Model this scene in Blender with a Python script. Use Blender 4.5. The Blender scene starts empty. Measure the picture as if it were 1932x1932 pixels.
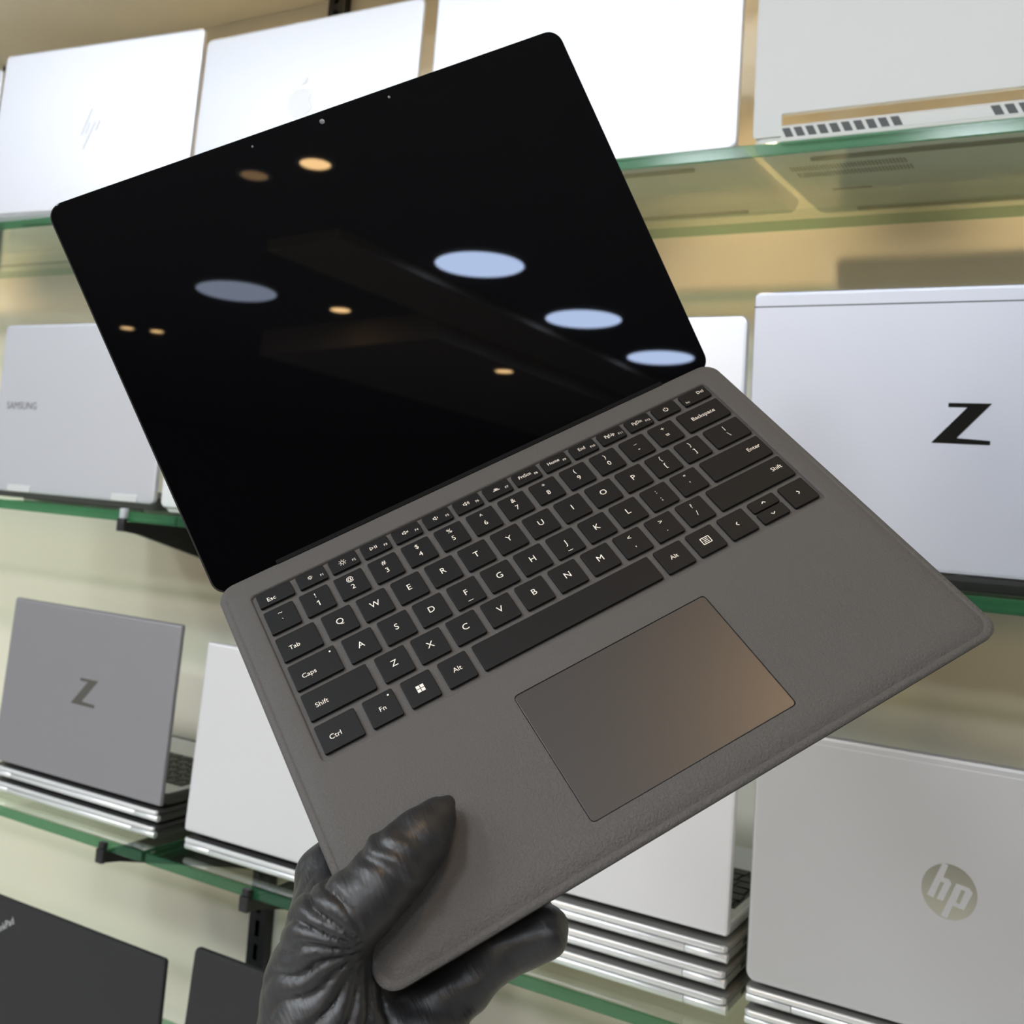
import bpy, bmesh, math, random
import numpy as np
from mathutils import Vector, Matrix
from mathutils.geometry import delaunay_2d_cdt
random.seed(4)
SC = bpy.context.scene
COL = SC.collection
ZO = 1.45            # eye height above the shop floor
PI = math.pi

# ------------------------------------------------------------------ materials
def nodes(name):
    m = bpy.data.materials.new(name); m.use_nodes = True
    nt = m.node_tree
    return m, nt, nt.nodes['Principled BSDF']
def mat(name, col, rough=.5, metal=0., spec=.5, bump=None, emit=None, var=0., vscale=40., coat=0., sheen=0.):
    m, nt, b = nodes(name)
    b.inputs['Base Color'].default_value = (*col, 1)
    b.inputs['Roughness'].default_value = rough
    b.inputs['Metallic'].default_value = metal
    b.inputs['Specular IOR Level'].default_value = spec
    b.inputs['Coat Weight'].default_value = coat
    if sheen: b.inputs['Sheen Weight'].default_value = sheen
    if emit:
        b.inputs['Emission Color'].default_value = (*emit[0], 1); b.inputs['Emission Strength'].default_value = emit[1]
    tc = nt.nodes.new('ShaderNodeTexCoord')
    if var:
        n = nt.nodes.new('ShaderNodeTexNoise'); n.inputs['Scale'].default_value = vscale; n.inputs['Detail'].default_value = 4
        nt.links.new(tc.outputs['Object'], n.inputs['Vector'])
        r = nt.nodes.new('ShaderNodeMapRange'); r.inputs['To Min'].default_value = rough-var; r.inputs['To Max'].default_value = rough+var
        nt.links.new(n.outputs['Fac'], r.inputs['Value']); nt.links.new(r.outputs['Result'], b.inputs['Roughness'])
    if bump:
        sc, st, dist = bump
        n = nt.nodes.new('ShaderNodeTexNoise'); n.inputs['Scale'].default_value = sc; n.inputs['Detail'].default_value = 3
        n.inputs['Distortion'].default_value = .6
        nt.links.new(tc.outputs['Object'], n.inputs['Vector'])
        bp = nt.nodes.new('ShaderNodeBump'); bp.inputs['Strength'].default_value = st; bp.inputs['Distance'].default_value = dist
        nt.links.new(n.outputs['Fac'], bp.inputs['Height']); nt.links.new(bp.outputs['Normal'], b.inputs['Normal'])
    return m
def glass_face(name, tint):
    m = bpy.data.materials.new(name); m.use_nodes = True; nt = m.node_tree; nt.nodes.clear()
    o = nt.nodes.new('ShaderNodeOutputMaterial'); mx = nt.nodes.new('ShaderNodeMixShader')
    t = nt.nodes.new('ShaderNodeBsdfTransparent'); t.inputs['Color'].default_value = (*tint, 1)
    g = nt.nodes.new('ShaderNodeBsdfGlossy'); g.inputs['Roughness'].default_value = .02; g.inputs['Color'].default_value = (.95, 1, .97, 1)
    lw = nt.nodes.new('ShaderNodeLayerWeight'); lw.inputs['Blend'].default_value = .5
    p = nt.nodes.new('ShaderNodeMath'); p.operation = 'POWER'; p.inputs[1].default_value = 4.
    q = nt.nodes.new('ShaderNodeMath'); q.operation = 'MULTIPLY_ADD'; q.inputs[1].default_value = .9; q.inputs[2].default_value = .04
    nt.links.new(lw.outputs['Facing'], p.inputs[0]); nt.links.new(p.outputs[0], q.inputs[0]); nt.links.new(q.outputs[0], mx.inputs[0])
    nt.links.new(t.outputs[0], mx.inputs[1]); nt.links.new(g.outputs[0], mx.inputs[2]); nt.links.new(mx.outputs[0], o.inputs[0])
    return m
def emitter(name, col, s):
    m, nt, b = nodes(name)
    b.inputs['Base Color'].default_value = (.8, .8, .8, 1); b.inputs['Roughness'].default_value = .6
    b.inputs['Emission Color'].default_value = (*col, 1); b.inputs['Emission Strength'].default_value = s
    return m
M = {}
M['wall'] = mat('cream_paint', (.81, .765, .625), .85, bump=(60, .15, .002))
M['ceil'] = mat('charcoal_ceiling_paint', (.24, .235, .245), .8)
M['beam'] = mat('taupe_beam_paint', (.60, .52, .42), .8)
M['room'] = mat('dark_room_paint', (.10, .098, .10), .85)
M['sign'] = mat('taupe_fascia', (.62, .53, .43), .7)
M['floor'] = mat('pale_floor_tile', (.62, .60, .56), .4, var=.1)
M['aisle'] = mat('pale_side_wall_paint', (.55, .53, .49), .85)
M['silver'] = mat('brushed_silver_lid', (.71, .725, .775), .42, metal=.62, var=.03)
M['silver_body'] = mat('silver_laptop_body', (.72, .73, .77), .38, metal=.6)
M['bright'] = mat('bright_silver_edge', (.88, .89, .89), .32, metal=.45)
M['white'] = mat('white_laptop_shell', (.74, .755, .755), .5, spec=.3)
M['white_body'] = mat('pale_laptop_shell', (.72, .73, .71), .45)
M['grey'] = mat('grey_laptop_lid', (.34, .335, .355), .42, metal=.55, var=.03)
M['side'] = mat('dark_or_shaded_laptop_side', (.075, .072, .07), .5, metal=.3)  # dark bases, and painted shade on the flanks of closed silver laptops
M['dark'] = mat('charcoal_laptop_shell', (.026, .026, .0265), .6, spec=.3, bump=(900, .12, .0005))
M['black'] = mat('black_plastic', (.012, .012, .012), .45)
M['hinge_gap_black'] = mat('matt_black_hinge_and_gap', (.006, .006, .006), .8, spec=.1)
M['keyd'] = mat('dark_key_plastic', (.02, .02, .022), .5)
M['scr'] = mat('black_screen_glass', (.002, .002, .0026), .015, spec=.5)
M['chrome'] = mat('mirror_logo_metal', (.62, .58, .46), .06, metal=1.)
M['zmetal'] = mat('dark_mirror_logo_metal', (.30, .29, .26), .10, metal=1.)
M['silver_pale'] = mat('pale_silver_lid', (.80, .80, .815), .45, metal=.45, var=.03)
M['silver_nat'] = mat('natural_silver_lid', (.60, .60, .605), .42, metal=.6, var=.03)
M['silver_deep'] = mat('deep_silver_lid', (.56, .575, .64), .45, metal=.55, var=.03)
M['ink'] = mat('grey_logo_ink', (.16, .16, .18), .4)
M['faint'] = mat('pale_logo_ink', (.66, .66, .67), .4, metal=.3)
M['lwhite'] = mat('white_logo_plastic', (.92, .93, .95), .3)
M['vent'] = mat('dark_vent_grille', (.10, .105, .11), .6)
M['sticker'] = mat('pale_sticker', (.75, .76, .70), .6)
M['gface'] = glass_face('clear_green_glass', (.92, .955, .91))
def glass_edge():
    m, nt, b = nodes('green_glass_edge')
    b.inputs['Base Color'].default_value = (.03, .13, .062, 1); b.inputs['Roughness'].default_value = .12; b.inputs['Specular IOR Level'].default_value = .7
    t = nt.nodes.new('ShaderNodeBsdfTransparent'); t.inputs['Color'].default_value = (.34, .70, .46, 1)
    mx = nt.nodes.new('ShaderNodeMixShader'); mx.inputs[0].default_value = .52
    o = nt.nodes['Material Output']; nt.links.new(b.outputs[0], mx.inputs[1]); nt.links.new(t.outputs[0], mx.inputs[2]); nt.links.new(mx.outputs[0], o.inputs[0])
    return m
M['gedge'] = glass_edge()
M['steel'] = mat('black_steel', (.010, .010, .011), .45)
M['clip'] = mat('clear_plastic_clip', (.5, .53, .55), .25)
# held laptop
def fabric():
    m, nt, b = nodes('grey_suede_fabric')
    b.inputs['Roughness'].default_value = .62; b.inputs['Specular IOR Level'].default_value = .22
    b.inputs['Sheen Weight'].default_value = .06; b.inputs['Sheen Roughness'].default_value = .5
    tc = nt.nodes.new('ShaderNodeTexCoord')
    n = nt.nodes.new('ShaderNodeTexNoise'); n.inputs['Scale'].default_value = 620; n.inputs['Detail'].default_value = 2.; n.inputs['Distortion'].default_value = .7
    big = nt.nodes.new('ShaderNodeTexNoise'); big.inputs['Scale'].default_value = 18; big.inputs['Detail'].default_value = 2
    fine = nt.nodes.new('ShaderNodeTexNoise'); fine.inputs['Scale'].default_value = 2600; fine.inputs['Detail'].default_value = 2
    for k in (n, big, fine): nt.links.new(tc.outputs['Object'], k.inputs['Vector'])
    # creased leathery grain on the palm rest, finer towards the keys
    sx = nt.nodes.new('ShaderNodeSeparateXYZ'); nt.links.new(tc.outputs['Object'], sx.inputs[0])
    mr = nt.nodes.new('ShaderNodeMapRange'); mr.inputs['From Min'].default_value = -.125; mr.inputs['From Max'].default_value = -.185
    nt.links.new(sx.outputs['Y'], mr.inputs['Value'])
    ab = nt.nodes.new('ShaderNodeMapRange'); ab.inputs['From Min'].default_value = .42; ab.inputs['From Max'].default_value = .58
    nt.links.new(n.outputs['Fac'], ab.inputs['Value'])
    mul = nt.nodes.new('ShaderNodeMath'); mul.operation = 'MULTIPLY'; nt.links.new(ab.outputs[0], mul.inputs[0]); nt.links.new(mr.outputs[0], mul.inputs[1])
    b1 = nt.nodes.new('ShaderNodeBump'); b1.inputs['Strength'].default_value = .38; b1.inputs['Distance'].default_value = .0007
    nt.links.new(mul.outputs[0], b1.inputs['Height'])
    b2 = nt.nodes.new('ShaderNodeBump'); b2.inputs['Strength'].default_value = .25; b2.inputs['Distance'].default_value = .0003
    nt.links.new(fine.outputs['Fac'], b2.inputs['Height']); nt.links.new(b1.outputs['Normal'], b2.inputs['Normal'])
    nt.links.new(b2.outputs['Normal'], b.inputs['Normal'])
    cr = nt.nodes.new('ShaderNodeValToRGB')
    cr.color_ramp.elements[0].position = .3; cr.color_ramp.elements[0].color = (.072, .0675, .063, 1)
    cr.color_ramp.elements[1].position = .7; cr.color_ramp.elements[1].color = (.104, .0975, .091, 1)
    nt.links.new(fine.outputs['Fac'], cr.inputs['Fac']); nt.links.new(cr.outputs['Color'], b.inputs['Base Color'])
    return m
M['fabric'] = fabric()
M['key'] = mat('charcoal_key', (.0085, .0084, .0086), .5, spec=.2)
M['legend'] = mat('white_key_legend', (.86, .80, .70), .6)
M['pad'] = mat('grey_trackpad', (.046, .043, .041), .34, spec=.5)
M['metal_dark'] = mat('black_anodised_metal', (.02, .02, .021), .4, metal=.6)
M['lens'] = mat('camera_lens_glass', (.10, .09, .10), .2)
def glove():
    m, nt, b = nodes('black_nitrile')
    b.inputs['Base Color'].default_value = (.019, .0185, .019, 1); b.inputs['Roughness'].default_value = .43; b.inputs['Specular IOR Level'].default_value = .6
    tc = nt.nodes.new('ShaderNodeTexCoord')
    n = nt.nodes.new('ShaderNodeTexNoise'); n.inputs['Scale'].default_value = 900; n.inputs['Detail'].default_value = 3
    n2 = nt.nodes.new('ShaderNodeTexNoise'); n2.inputs['Scale'].default_value = 55; n2.inputs['Detail'].default_value = 2; n2.inputs['Distortion'].default_value = 1.2
    mp = nt.nodes.new('ShaderNodeMapping'); mp.inputs['Rotation'].default_value = (.3, .5, .6); mp.inputs['Scale'].default_value = (4.2, 1., 1.)
    nt.links.new(tc.outputs['Object'], n.inputs['Vector']); nt.links.new(tc.outputs['Object'], mp.inputs['Vector']); nt.links.new(mp.outputs['Vector'], n2.inputs['Vector'])
    b1 = nt.nodes.new('ShaderNodeBump'); b1.inputs['Strength'].default_value = .12; b1.inputs['Distance'].default_value = .004
    b2 = nt.nodes.new('ShaderNodeBump'); b2.inputs['Strength'].default_value = .12; b2.inputs['Distance'].default_value = .0004
    nt.links.new(n2.outputs['Fac'], b1.inputs['Height']); nt.links.new(n.outputs['Fac'], b2.inputs['Height'])
    nt.links.new(b1.outputs['Normal'], b2.inputs['Normal']); nt.links.new(b2.outputs['Normal'], b.inputs['Normal'])
    return m
M['glove'] = glove()

# ------------------------------------------------------------------ mesh helpers
def add(o, parent=None, loc=None, rot=None):
    COL.objects.link(o)
    if parent: o.parent = parent
    if loc is not None: o.location = loc
    if rot is not None: o.rotation_euler = rot
    return o
def obj(name, bm, mats, parent=None, loc=None, rot=None, smooth=None):
    me = bpy.data.meshes.new(name)
    bmesh.ops.recalc_face_normals(bm, faces=bm.faces[:])
    if smooth is not None:
        for f in bm.faces: f.smooth = len(f.verts) < 9
        for e in bm.edges:
            if len(e.link_faces) == 2 and e.calc_face_angle(0) > math.radians(smooth): e.smooth = False
    bm.to_mesh(me); bm.free()
    for m in (mats if isinstance(mats, (list, tuple)) else [mats]): me.materials.append(M[m] if isinstance(m, str) else m)
    return add(bpy.data.objects.new(name, me), parent, loc, rot)
def empty(name, label, cat, loc=(0, 0, 0), rot=(0, 0, 0), group=None):
    o = bpy.data.objects.new(name, None); o.empty_display_size = .02
    add(o, None, loc, rot); return tag(o, label, cat, group)
def tag(o, label, cat, group=None):
    o['label'] = label; o['category'] = cat
    if group: o['group'] = group
    return o
def struct(o): o['kind'] = 'structure'; return o
def box(bm, x0, x1, y0, y1, z0, z1, mi=0):
    v = [bm.verts.new(p) for p in ((x0,y0,z0),(x1,y0,z0),(x1,y1,z0),(x0,y1,z0),(x0,y0,z1),(x1,y0,z1),(x1,y1,z1),(x0,y1,z1))]
    for q in ((0,3,2,1),(4,5,6,7),(0,1,5,4),(1,2,6,5),(2,3,7,6),(3,0,4,7)):
        bm.faces.new([v[i] for i in q]).material_index = mi
    return v
def rrect(x0, x1, y0, y1, r, n=6):
    pts = []
    for cx, cy, a0 in ((x1-r, y1-r, 0), (x0+r, y1-r, 90), (x0+r, y0+r, 180), (x1-r, y0+r, 270)):
        for k in range(n+1):
            a = math.radians(a0+90*k/n); pts.append((cx+r*math.cos(a), cy+r*math.sin(a)))
    return pts
def loft(bm, loops, cap0=True, cap1=True, mi=0):
    vs = [[bm.verts.new(p) for p in lp] for lp in loops]
    for a, b in zip(vs, vs[1:]):
        n = len(a)
        for i in range(n): bm.faces.new((a[i], a[(i+1) % n], b[(i+1) % n], b[i])).material_index = mi
    if cap0: bm.faces.new(vs[0][::-1]).material_index = mi
    if cap1: bm.faces.new(vs[-1]).material_index = mi
    return vs
def slab(bm, x0, x1, y0, y1, z0, z1, r=.008, b=.0012, n=6, mi=0):
    """rounded-corner plate lying in XY with softened rims"""
    L = []
    for ins, z in ((b, z0), (b*.3, z0+b*.3), (0, z0+b), (0, z1-b), (b*.3, z1-b*.3), (b, z1)):
        L.append([(x, y, z) for x, y in rrect(x0+ins, x1-ins, y0+ins, y1-ins, max(r-ins, 1e-4), n)])
    loft(bm, L, mi=mi)
def poly(bm, pts, z=0., mi=0, axes='xy'):
    f = bm.faces.new([bm.verts.new((x, y, z) if axes == 'xy' else (x, z, y)) for x, y in pts]); f.material_index = mi
    return f
def bar(bm, p, q, w, z=0., mi=0, axes='xy'):
    dx, dy = q[0]-p[0], q[1]-p[1]; l = math.hypot(dx, dy) or 1; nx, ny = -dy/l*w/2, dx/l*w/2
    poly(bm, [(p[0]+nx, p[1]+ny), (q[0]+nx, q[1]+ny), (q[0]-nx, q[1]-ny), (p[0]-nx, p[1]-ny)], z, mi, axes)
def disc(bm, c, r, z=0., mi=0, n=24, axes='xy'):
    poly(bm, [(c[0]+r*math.cos(2*PI*k/n), c[1]+r*math.sin(2*PI*k/n)) for k in range(n)], z, mi, axes)
def arc(bm, c, r, w, a0, a1, z=0., mi=0, n=16, axes='xy'):
    pr = None
    for k in range(n+1):
        a = math.radians(a0+(a1-a0)*k/n); p = (c[0]+r*math.cos(a), c[1]+r*math.sin(a))
        if pr: bar(bm, pr, p, w, z, mi, axes)
        pr = p
_tx = {}
def text_geo(s):
    if s not in _tx:
        cu = bpy.data.curves.new('t', 'FONT'); cu.body = s; cu.size = 1.; cu.align_x = 'CENTER'; cu.resolution_u = 3
        o = bpy.data.objects.new('t', cu); COL.objects.link(o)
        dg = bpy.context.evaluated_depsgraph_get()
        me = bpy.data.meshes.new_from_object(o.evaluated_get(dg))
        V = [tuple(v.co[:2]) for v in me.vertices]; F = [tuple(p.vertices) for p in me.polygons]
        bpy.data.objects.remove(o); bpy.data.curves.remove(cu); bpy.data.meshes.remove(me)
        xs = [v[0] for v in V]; ys = [v[1] for v in V]
        _tx[s] = (V, F, min(xs), max(xs), min(ys), max(ys))
    return _tx[s]
def text(bm, s, c, h=None, w=None, z=0., mi=0, axes='xy', rot=0., anchor='c', cap=.7, sx=1.):
    V, F, x0, x1, y0, y1 = text_geo(s)
    k = h/cap if h else w/(x1-x0)
    ox = {'c': (x0+x1)/2, 'l': x0, 'r': x1}[anchor]; oy = cap/2 if h else (y0+y1)/2
    ca, sa = math.cos(rot), math.sin(rot); vs = []
    for x, y in V:
        a, b = (x-ox)*k*sx, (y-oy)*k; a, b = a*ca-b*sa+c[0], a*sa+b*ca+c[1]
        vs.append(bm.verts.new((a, b, z) if axes == 'xy' else (a, z, b)))
    for f in F:
        try: bm.faces.new([vs[i] for i in f]).material_index = mi
        except ValueError: pass
def ring_loft(bm, prof, c=(0, 0), n=32, mi=0, axis='z', cap0=True, cap1=True):
    L = []
    for r, z in prof:
        L.append([(c[0]+r*math.cos(2*PI*k/n), c[1]+r*math.sin(2*PI*k/n), z) for k in range(n)])
    loft(bm, L, cap0, cap1, mi)

# ------------------------------------------------------------------ room shell
def room_box(name, m, *a):
    bm = bmesh.new(); box(bm, *a); return struct(obj(name, bm, m))
RX0, RX1, RY0, YW = -5.2, 8., -7., 1.287
CZ = ZO+1.4
room_box('floor', 'floor', RX0-.1, RX1+.1, RY0-.1, YW+.1, -.1, 0)
room_box('ceiling', 'ceil', RX0-.1, RX1+.1, RY0-.1, YW+.1, CZ, CZ+.1)
room_box('wall_back', 'wall', RX0-.1, RX1+.1, YW, YW+.1, 0, CZ)
room_box('wall_left', 'aisle', RX0-.1, RX0, RY0, YW, 0, CZ)
room_box('wall_right', 'room', RX1, RX1+.1, RY0, YW, 0, CZ)
room_box('wall_front', 'room', RX0, RX1, RY0-.1, RY0, 0, CZ)
room_box('trim_1', 'beam', 2.55, RX1, -2.45, -2.05, CZ-.05, CZ)            # shallow ceiling beam
room_box('trim_2', 'sign', 3.85, RX1, -3.7, -2.45, ZO+1.25, CZ)            # lowered taupe ceiling beyond it
room_box('trim_3', 'wall', RX0, 2.2, .86, YW, ZO+.741, CZ)                 # soffit above the shelves

# ------------------------------------------------------------------ ceiling lights
M['panelA'] = emitter('panel_diffuser_cool', (.72, .9, 1.3), 14.)
M['panelB'] = emitter('panel_diffuser_dim', (.8, .93, 1.25), 4.)
M['panelR'] = emitter('panel_diffuser_row', (.86, .95, 1.15), 9.)
M['warm'] = emitter('warm_lamp_lens', (1.3, .82, .36), 17.)
def panel(x, y, m, label, r=.2):
    t = empty('ceiling_panel', label, 'ceiling light', (x, y, CZ), group='round ceiling panels')
    bm = bmesh.new(); ring_loft(bm, ((r+.012, -.001), (r+.012, -.010), (r+.004, -.016), (r, -.016), (r, -.008)), n=40, cap1=False)
    obj('frame', bm, 'white', t, smooth=40)
    bm = bmesh.new(); ring_loft(bm, ((r-.001, -.004), (r-.001, -.012), (r*.5, -.013)), n=40)
    obj('diffuser', bm, m, t)
panel(3.19, -1.77, 'panelA', 'largest round cool-white ceiling panel mirrored in the black screen')
panel(4.25, -1.79, 'panelA', 'second round cool-white ceiling panel mirrored in the screen, right of the largest')
panel(5.27, -1.79, 'panelA', 'round cool-white ceiling panel mirrored nearest the hinge of the screen')
panel(3.10, -3.17, 'panelB', 'dim round ceiling panel mirrored at the left of the black screen')
k = 0
panel(1.3, -1.05, 'panelR', 'round cool-white ceiling panel over the aisle in front of the shelves')
for x in (.45, -.6, -1.65, -2.7, -3.75, -4.7):
    for y in (-1.05, -2.4):
        panel(x, y, 'panelR', 'round cool-white ceiling panel over the aisle in front of the shelves')
def downlight(x, y, label, r=.055, z=CZ, m='warm'):
    t = empty('downlight', label, 'ceiling light', (x, y, z), group='warm downlights')
    bm = bmesh.new(); ring_loft(bm, ((r+.014, -.001), (r+.014, -.006), (r, -.008), (r-.002, -.003)), n=28, cap1=False)
    obj('trim_ring', bm, 'white', t, smooth=40)
    bm = bmesh.new(); ring_loft(bm, ((r-.002, -.002), (r-.003, -.005), (r*.4, -.006)), n=28)
    obj('lens', bm, m, t)
downlight(1.95, -1.67, 'warm amber downlight mirrored near the top edge of the screen')
M['warmd'] = emitter('dim_warm_lamp_lens', (1.2, .7, .3), 2.5)
downlight(1.94, -1.95, 'dim warm downlight mirrored left of the amber one near the screen top', .05, CZ, 'warmd')
downlight(3.63, -2.93, 'warm amber downlight mirrored in the middle of the screen')
downlight(4.71, -2.55, 'warm amber downlight mirrored low at the right of the screen', .055, ZO+1.25)
downlight(3.49, -4.44, 'pair of small warm downlights mirrored at the left of the screen', .04)
downlight(3.62, -4.33, 'pair of small warm downlights mirrored at the left of the screen', .04)
def lamp(name, kind, loc, energy, col, size=.1, target=None, spot=60, blend=.5):
    d = bpy.data.lights.new(name, kind); d.energy = energy; d.color = col
    if kind == 'AREA': d.shape = 'DISK'; d.size = size
    else: d.shadow_soft_size = size
    if kind == 'SPOT': d.spot_size = math.radians(spot); d.spot_blend = blend
    o = bpy.data.objects.new(name, d); COL.objects.link(o); o.location = loc
    if target is not None: o.rotation_euler = (Vector(target)-Vector(loc)).to_track_quat('-Z', 'Y').to_euler()
    return o
for x in (-1.95, -1.25, -.80, -.42, -.06, .30):
    lamp('soffit_lamp', 'SPOT', (x, 1.13, ZO+.733), 17, (1., .73, .40), .02, (x, 1.13, ZO), 68, .7)
    downlight(x, 1.13, 'small warm downlight in the soffit above the top shelf', .022, ZO+.741)
for x in (-4.3, 3.6):
    lamp('far_warm_lamp', 'SPOT', (x, -6.2, ZO+1.15), 230, (1., .76, .47), .7, (-.6, 1.287, ZO), 34, .8)
# the aisle panels carry most of the light
for x, y in [(1.3, -1.05)]+[(q, r_) for q in (.45, -.6, -1.65, -2.7) for r_ in (-1.05, -2.4)]:
    lamp('aisle_panel_lamp', 'AREA', (x, y, CZ-.02), 18 if x < 0 else 6, (.90, .96, 1.), .4)
lamp('near_downlight_lamp', 'SPOT', (.12, .12, CZ-.02), 16, (1., .62, .30), .08, (-.12, .52, ZO-.08), 40, .8)
downlight(.12, .12, 'warm downlight above the held laptop', .06)

# ------------------------------------------------------------------ glass shelves, uprights, brackets
S = [.3345, -.0588, -.4523, -.80]          # tops of the shelves (relative to the eye)
YF, YB, TH = .98, 1.262, .0125
def shelf(x0, x1, z, label):
    bm = bmesh.new(); z += ZO; c = .0012
    L = [[(x0+c, YF+c, z-TH), (x1-c, YF+c, z-TH), (x1-c, YB-c, z-TH), (x0+c, YB-c, z-TH)],
         [(x0, YF, z-TH+c), (x1, YF, z-TH+c), (x1, YB, z-TH+c), (x0, YB, z-TH+c)],
         [(x0, YF, z-c), (x1, YF, z-c), (x1, YB, z-c), (x0, YB, z-c)],
         [(x0+c, YF+c, z), (x1-c, YF+c, z), (x1-c, YB-c, z), (x0+c, YB-c, z)]]
    loft(bm, L, mi=1)
    for f in bm.faces:
        if abs(f.normal.z) > .9 or len(f.verts) == 4 and all(abs(v.co.z-z) < 1e-6 for v in f.verts) or all(abs(v.co.z-z+TH) < 1e-6 for v in f.verts): f.material_index = 0
    tag(obj('glass_shelf', bm, ['gface', 'gedge']), label, 'shelf', 'glass shelves')
XJ = -1.031
shelf(-2.15, XJ-.002, S[0], 'left pane of the top glass shelf, under the bright white laptops')
shelf(XJ+.002, .35, S[0], 'right pane of the top glass shelf, under the white vented laptop')
shelf(-2.15, XJ-.002, S[1], 'left pane of the middle glass shelf, under the silver two-hinge laptop')
shelf(XJ+.002, .35, S[1], 'right pane of the middle glass shelf, under the big dark Z-logo laptop')
shelf(-2.15, XJ-.0035, S[2], 'left pane of the lower glass shelf, under the small grey Z-logo stack')
shelf(XJ+.0035, .35, S[2], 'right pane of the lower glass shelf, behind the gloved hand')
shelf(-2.15, .35, S[3], 'lowest glass shelf, under the two black laptops')
def upright(x, z0, z1, label, w=.032):
    bm = bmesh.new(); y0 = YW-.016
    box(bm, x-w/2, x+w/2, YW-.004, YW-.0005, z0+ZO, z1+ZO)
    box(bm, x-w/2, x-w/2+.003, y0, YW-.004, z0+ZO, z1+ZO); box(bm, x+w/2-.003, x+w/2, y0, YW-.004, z0+ZO, z1+ZO)
    box(bm, x-w/2+.003, x-.004, y0, y0+.002, z0+ZO, z1+ZO); box(bm, x+.004, x+w/2-.003, y0, y0+.002, z0+ZO, z1+ZO)
    z = z0+ZO
    while z < z1+ZO-.02:                                   # webs between the slots
        box(bm, x-.004, x+.004, y0, y0+.002, z, z+.010); z += .032
    tag(obj('wall_upright', bm, 'steel'), label, 'shelf upright', 'wall uprights')
upright(-1.1, -1.3, .90, 'black slotted wall upright seen left of the gloved hand and above the top laptops')
upright(-1.90, -1.3, .745, 'black wall upright at the far left edge beside the white laptop')
upright(-.863, -1.3, .90, 'black slotted wall upright behind the gloved hand')
def bracket(x, zs, label, clip='steel'):
    z = zs-TH+ZO; t = empty('shelf_bracket', label, 'bracket', (x, YF, z), group='black shelf brackets')
    bm = bmesh.new(); w = .004
    prof = ((-.004, -.0006), (-.004, -.012), (.02, -.016), (YW-.018-YF, -.092), (YW-.018-YF, -.0006))
    loft(bm, [[(-w, y, q) for y, q in prof], [(w, y, q) for y, q in prof]])
    obj('arm', bm, 'steel', t)
    bm = bmesh.new()
    slab(bm, -.007, .007, -.010, -.003, -.012, .004, .003, .001)
    obj('front_hook', bm, 'steel', t, smooth=40)
    bm = bmesh.new(); slab(bm, -.0055, .0055, -.0085, -.0005, .004, TH+(.004 if clip == 'clip' else -.001), .003, .001)
    c = obj('clip', bm, clip, t, smooth=40)
    if clip == 'clip': c['label'] = 'clear plastic clip'
bracket(-1.118, S[1], 'black bracket under the middle shelf, left of the held laptop', 'clip')
bracket(-1.096, S[2], 'black bracket under the lower shelf near the glass joint')
bracket(-.863, S[2], 'black bracket under the lower shelf beside the gloved hand')

# ------------------------------------------------------------------ shop laptops (hinge edge towards the viewer)
def keyboard_mesh(bm, w, d, z, rows=6):
    kw = w-.022; x0 = -kw/2; y0 = .045
    box(bm, -kw/2-.002, kw/2+.002, y0-.003, y0+rows*.0185, z-.0004, z+.0002)
    for r in range(rows):
        y = y0+r*.0185; x = x0+.0030*(r % 2)
        while x < kw/2-.012:
            box(bm, x, x+.0158, y, y+.0152, z, z+.0016); x += .0188
def base_mesh(w, d, t, taper=.004):
    bm = bmesh.new()
    L = []
    for ins, z in ((taper*1.6, .0), (taper*.5, t*.35), (0, t*.62), (0, t-.0012), (.0012, t)):
        L.append([(x, y, z) for x, y in rrect(-w/2+ins*.6, w/2-ins*.6, ins, d-ins, .007, 5)])
    loft(bm, L); return bm
def feet(t, w, d, m='black'):
    for y in (.022, d-.03):
        bm = bmesh.new(); slab(bm, -w*.36, w*.36, y, y+.008, 0., .0030, .0035, .0006)
        obj('rubber_foot_strip', bm, m, t, smooth=40)
def lid_mesh(w, h, th, r, lip=0.):
    """plate in XZ, outer face at y=0, screen face at y=th, bottom edge at z=0"""
    bm = bmesh.new(); L = []; b = min(.0022, th*.4)
    for ins, y in ((b*1.6, 0), (b*.55, b*.22), (0, b), (0, th-.0008), (.0008, th)):
        L.append([(x, y, z) for x, z in rrect(-w/2+ins, w/2-ins, ins, h-ins, max(r-ins, .001), 6)])
    loft(bm, L[::-1]); return bm
Z_LOGO = [(-10.5, 17), (23.5, 17), (-3.5, -12.5), (22.5, -14), (22.5, -17.5), (-23.5, -17), (4.5, 13.5), (-10.5, 13.5)]
def logo_plate(lid, name, m, label, c, fn):
    bm = bmesh.new(); fn(bm)
    o = obj(name, bm, m, lid, loc=(c[0], 0, c[1])); o['label'] = label; return o
def solid(bm, pts, y0=-.0005, y1=.0003, s=.001, mi=0):
    loft(bm, [[(x*s, y0, z*s) for x, z in pts], [(x*s, y1, z*s) for x, z in pts]], mi=mi)
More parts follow.
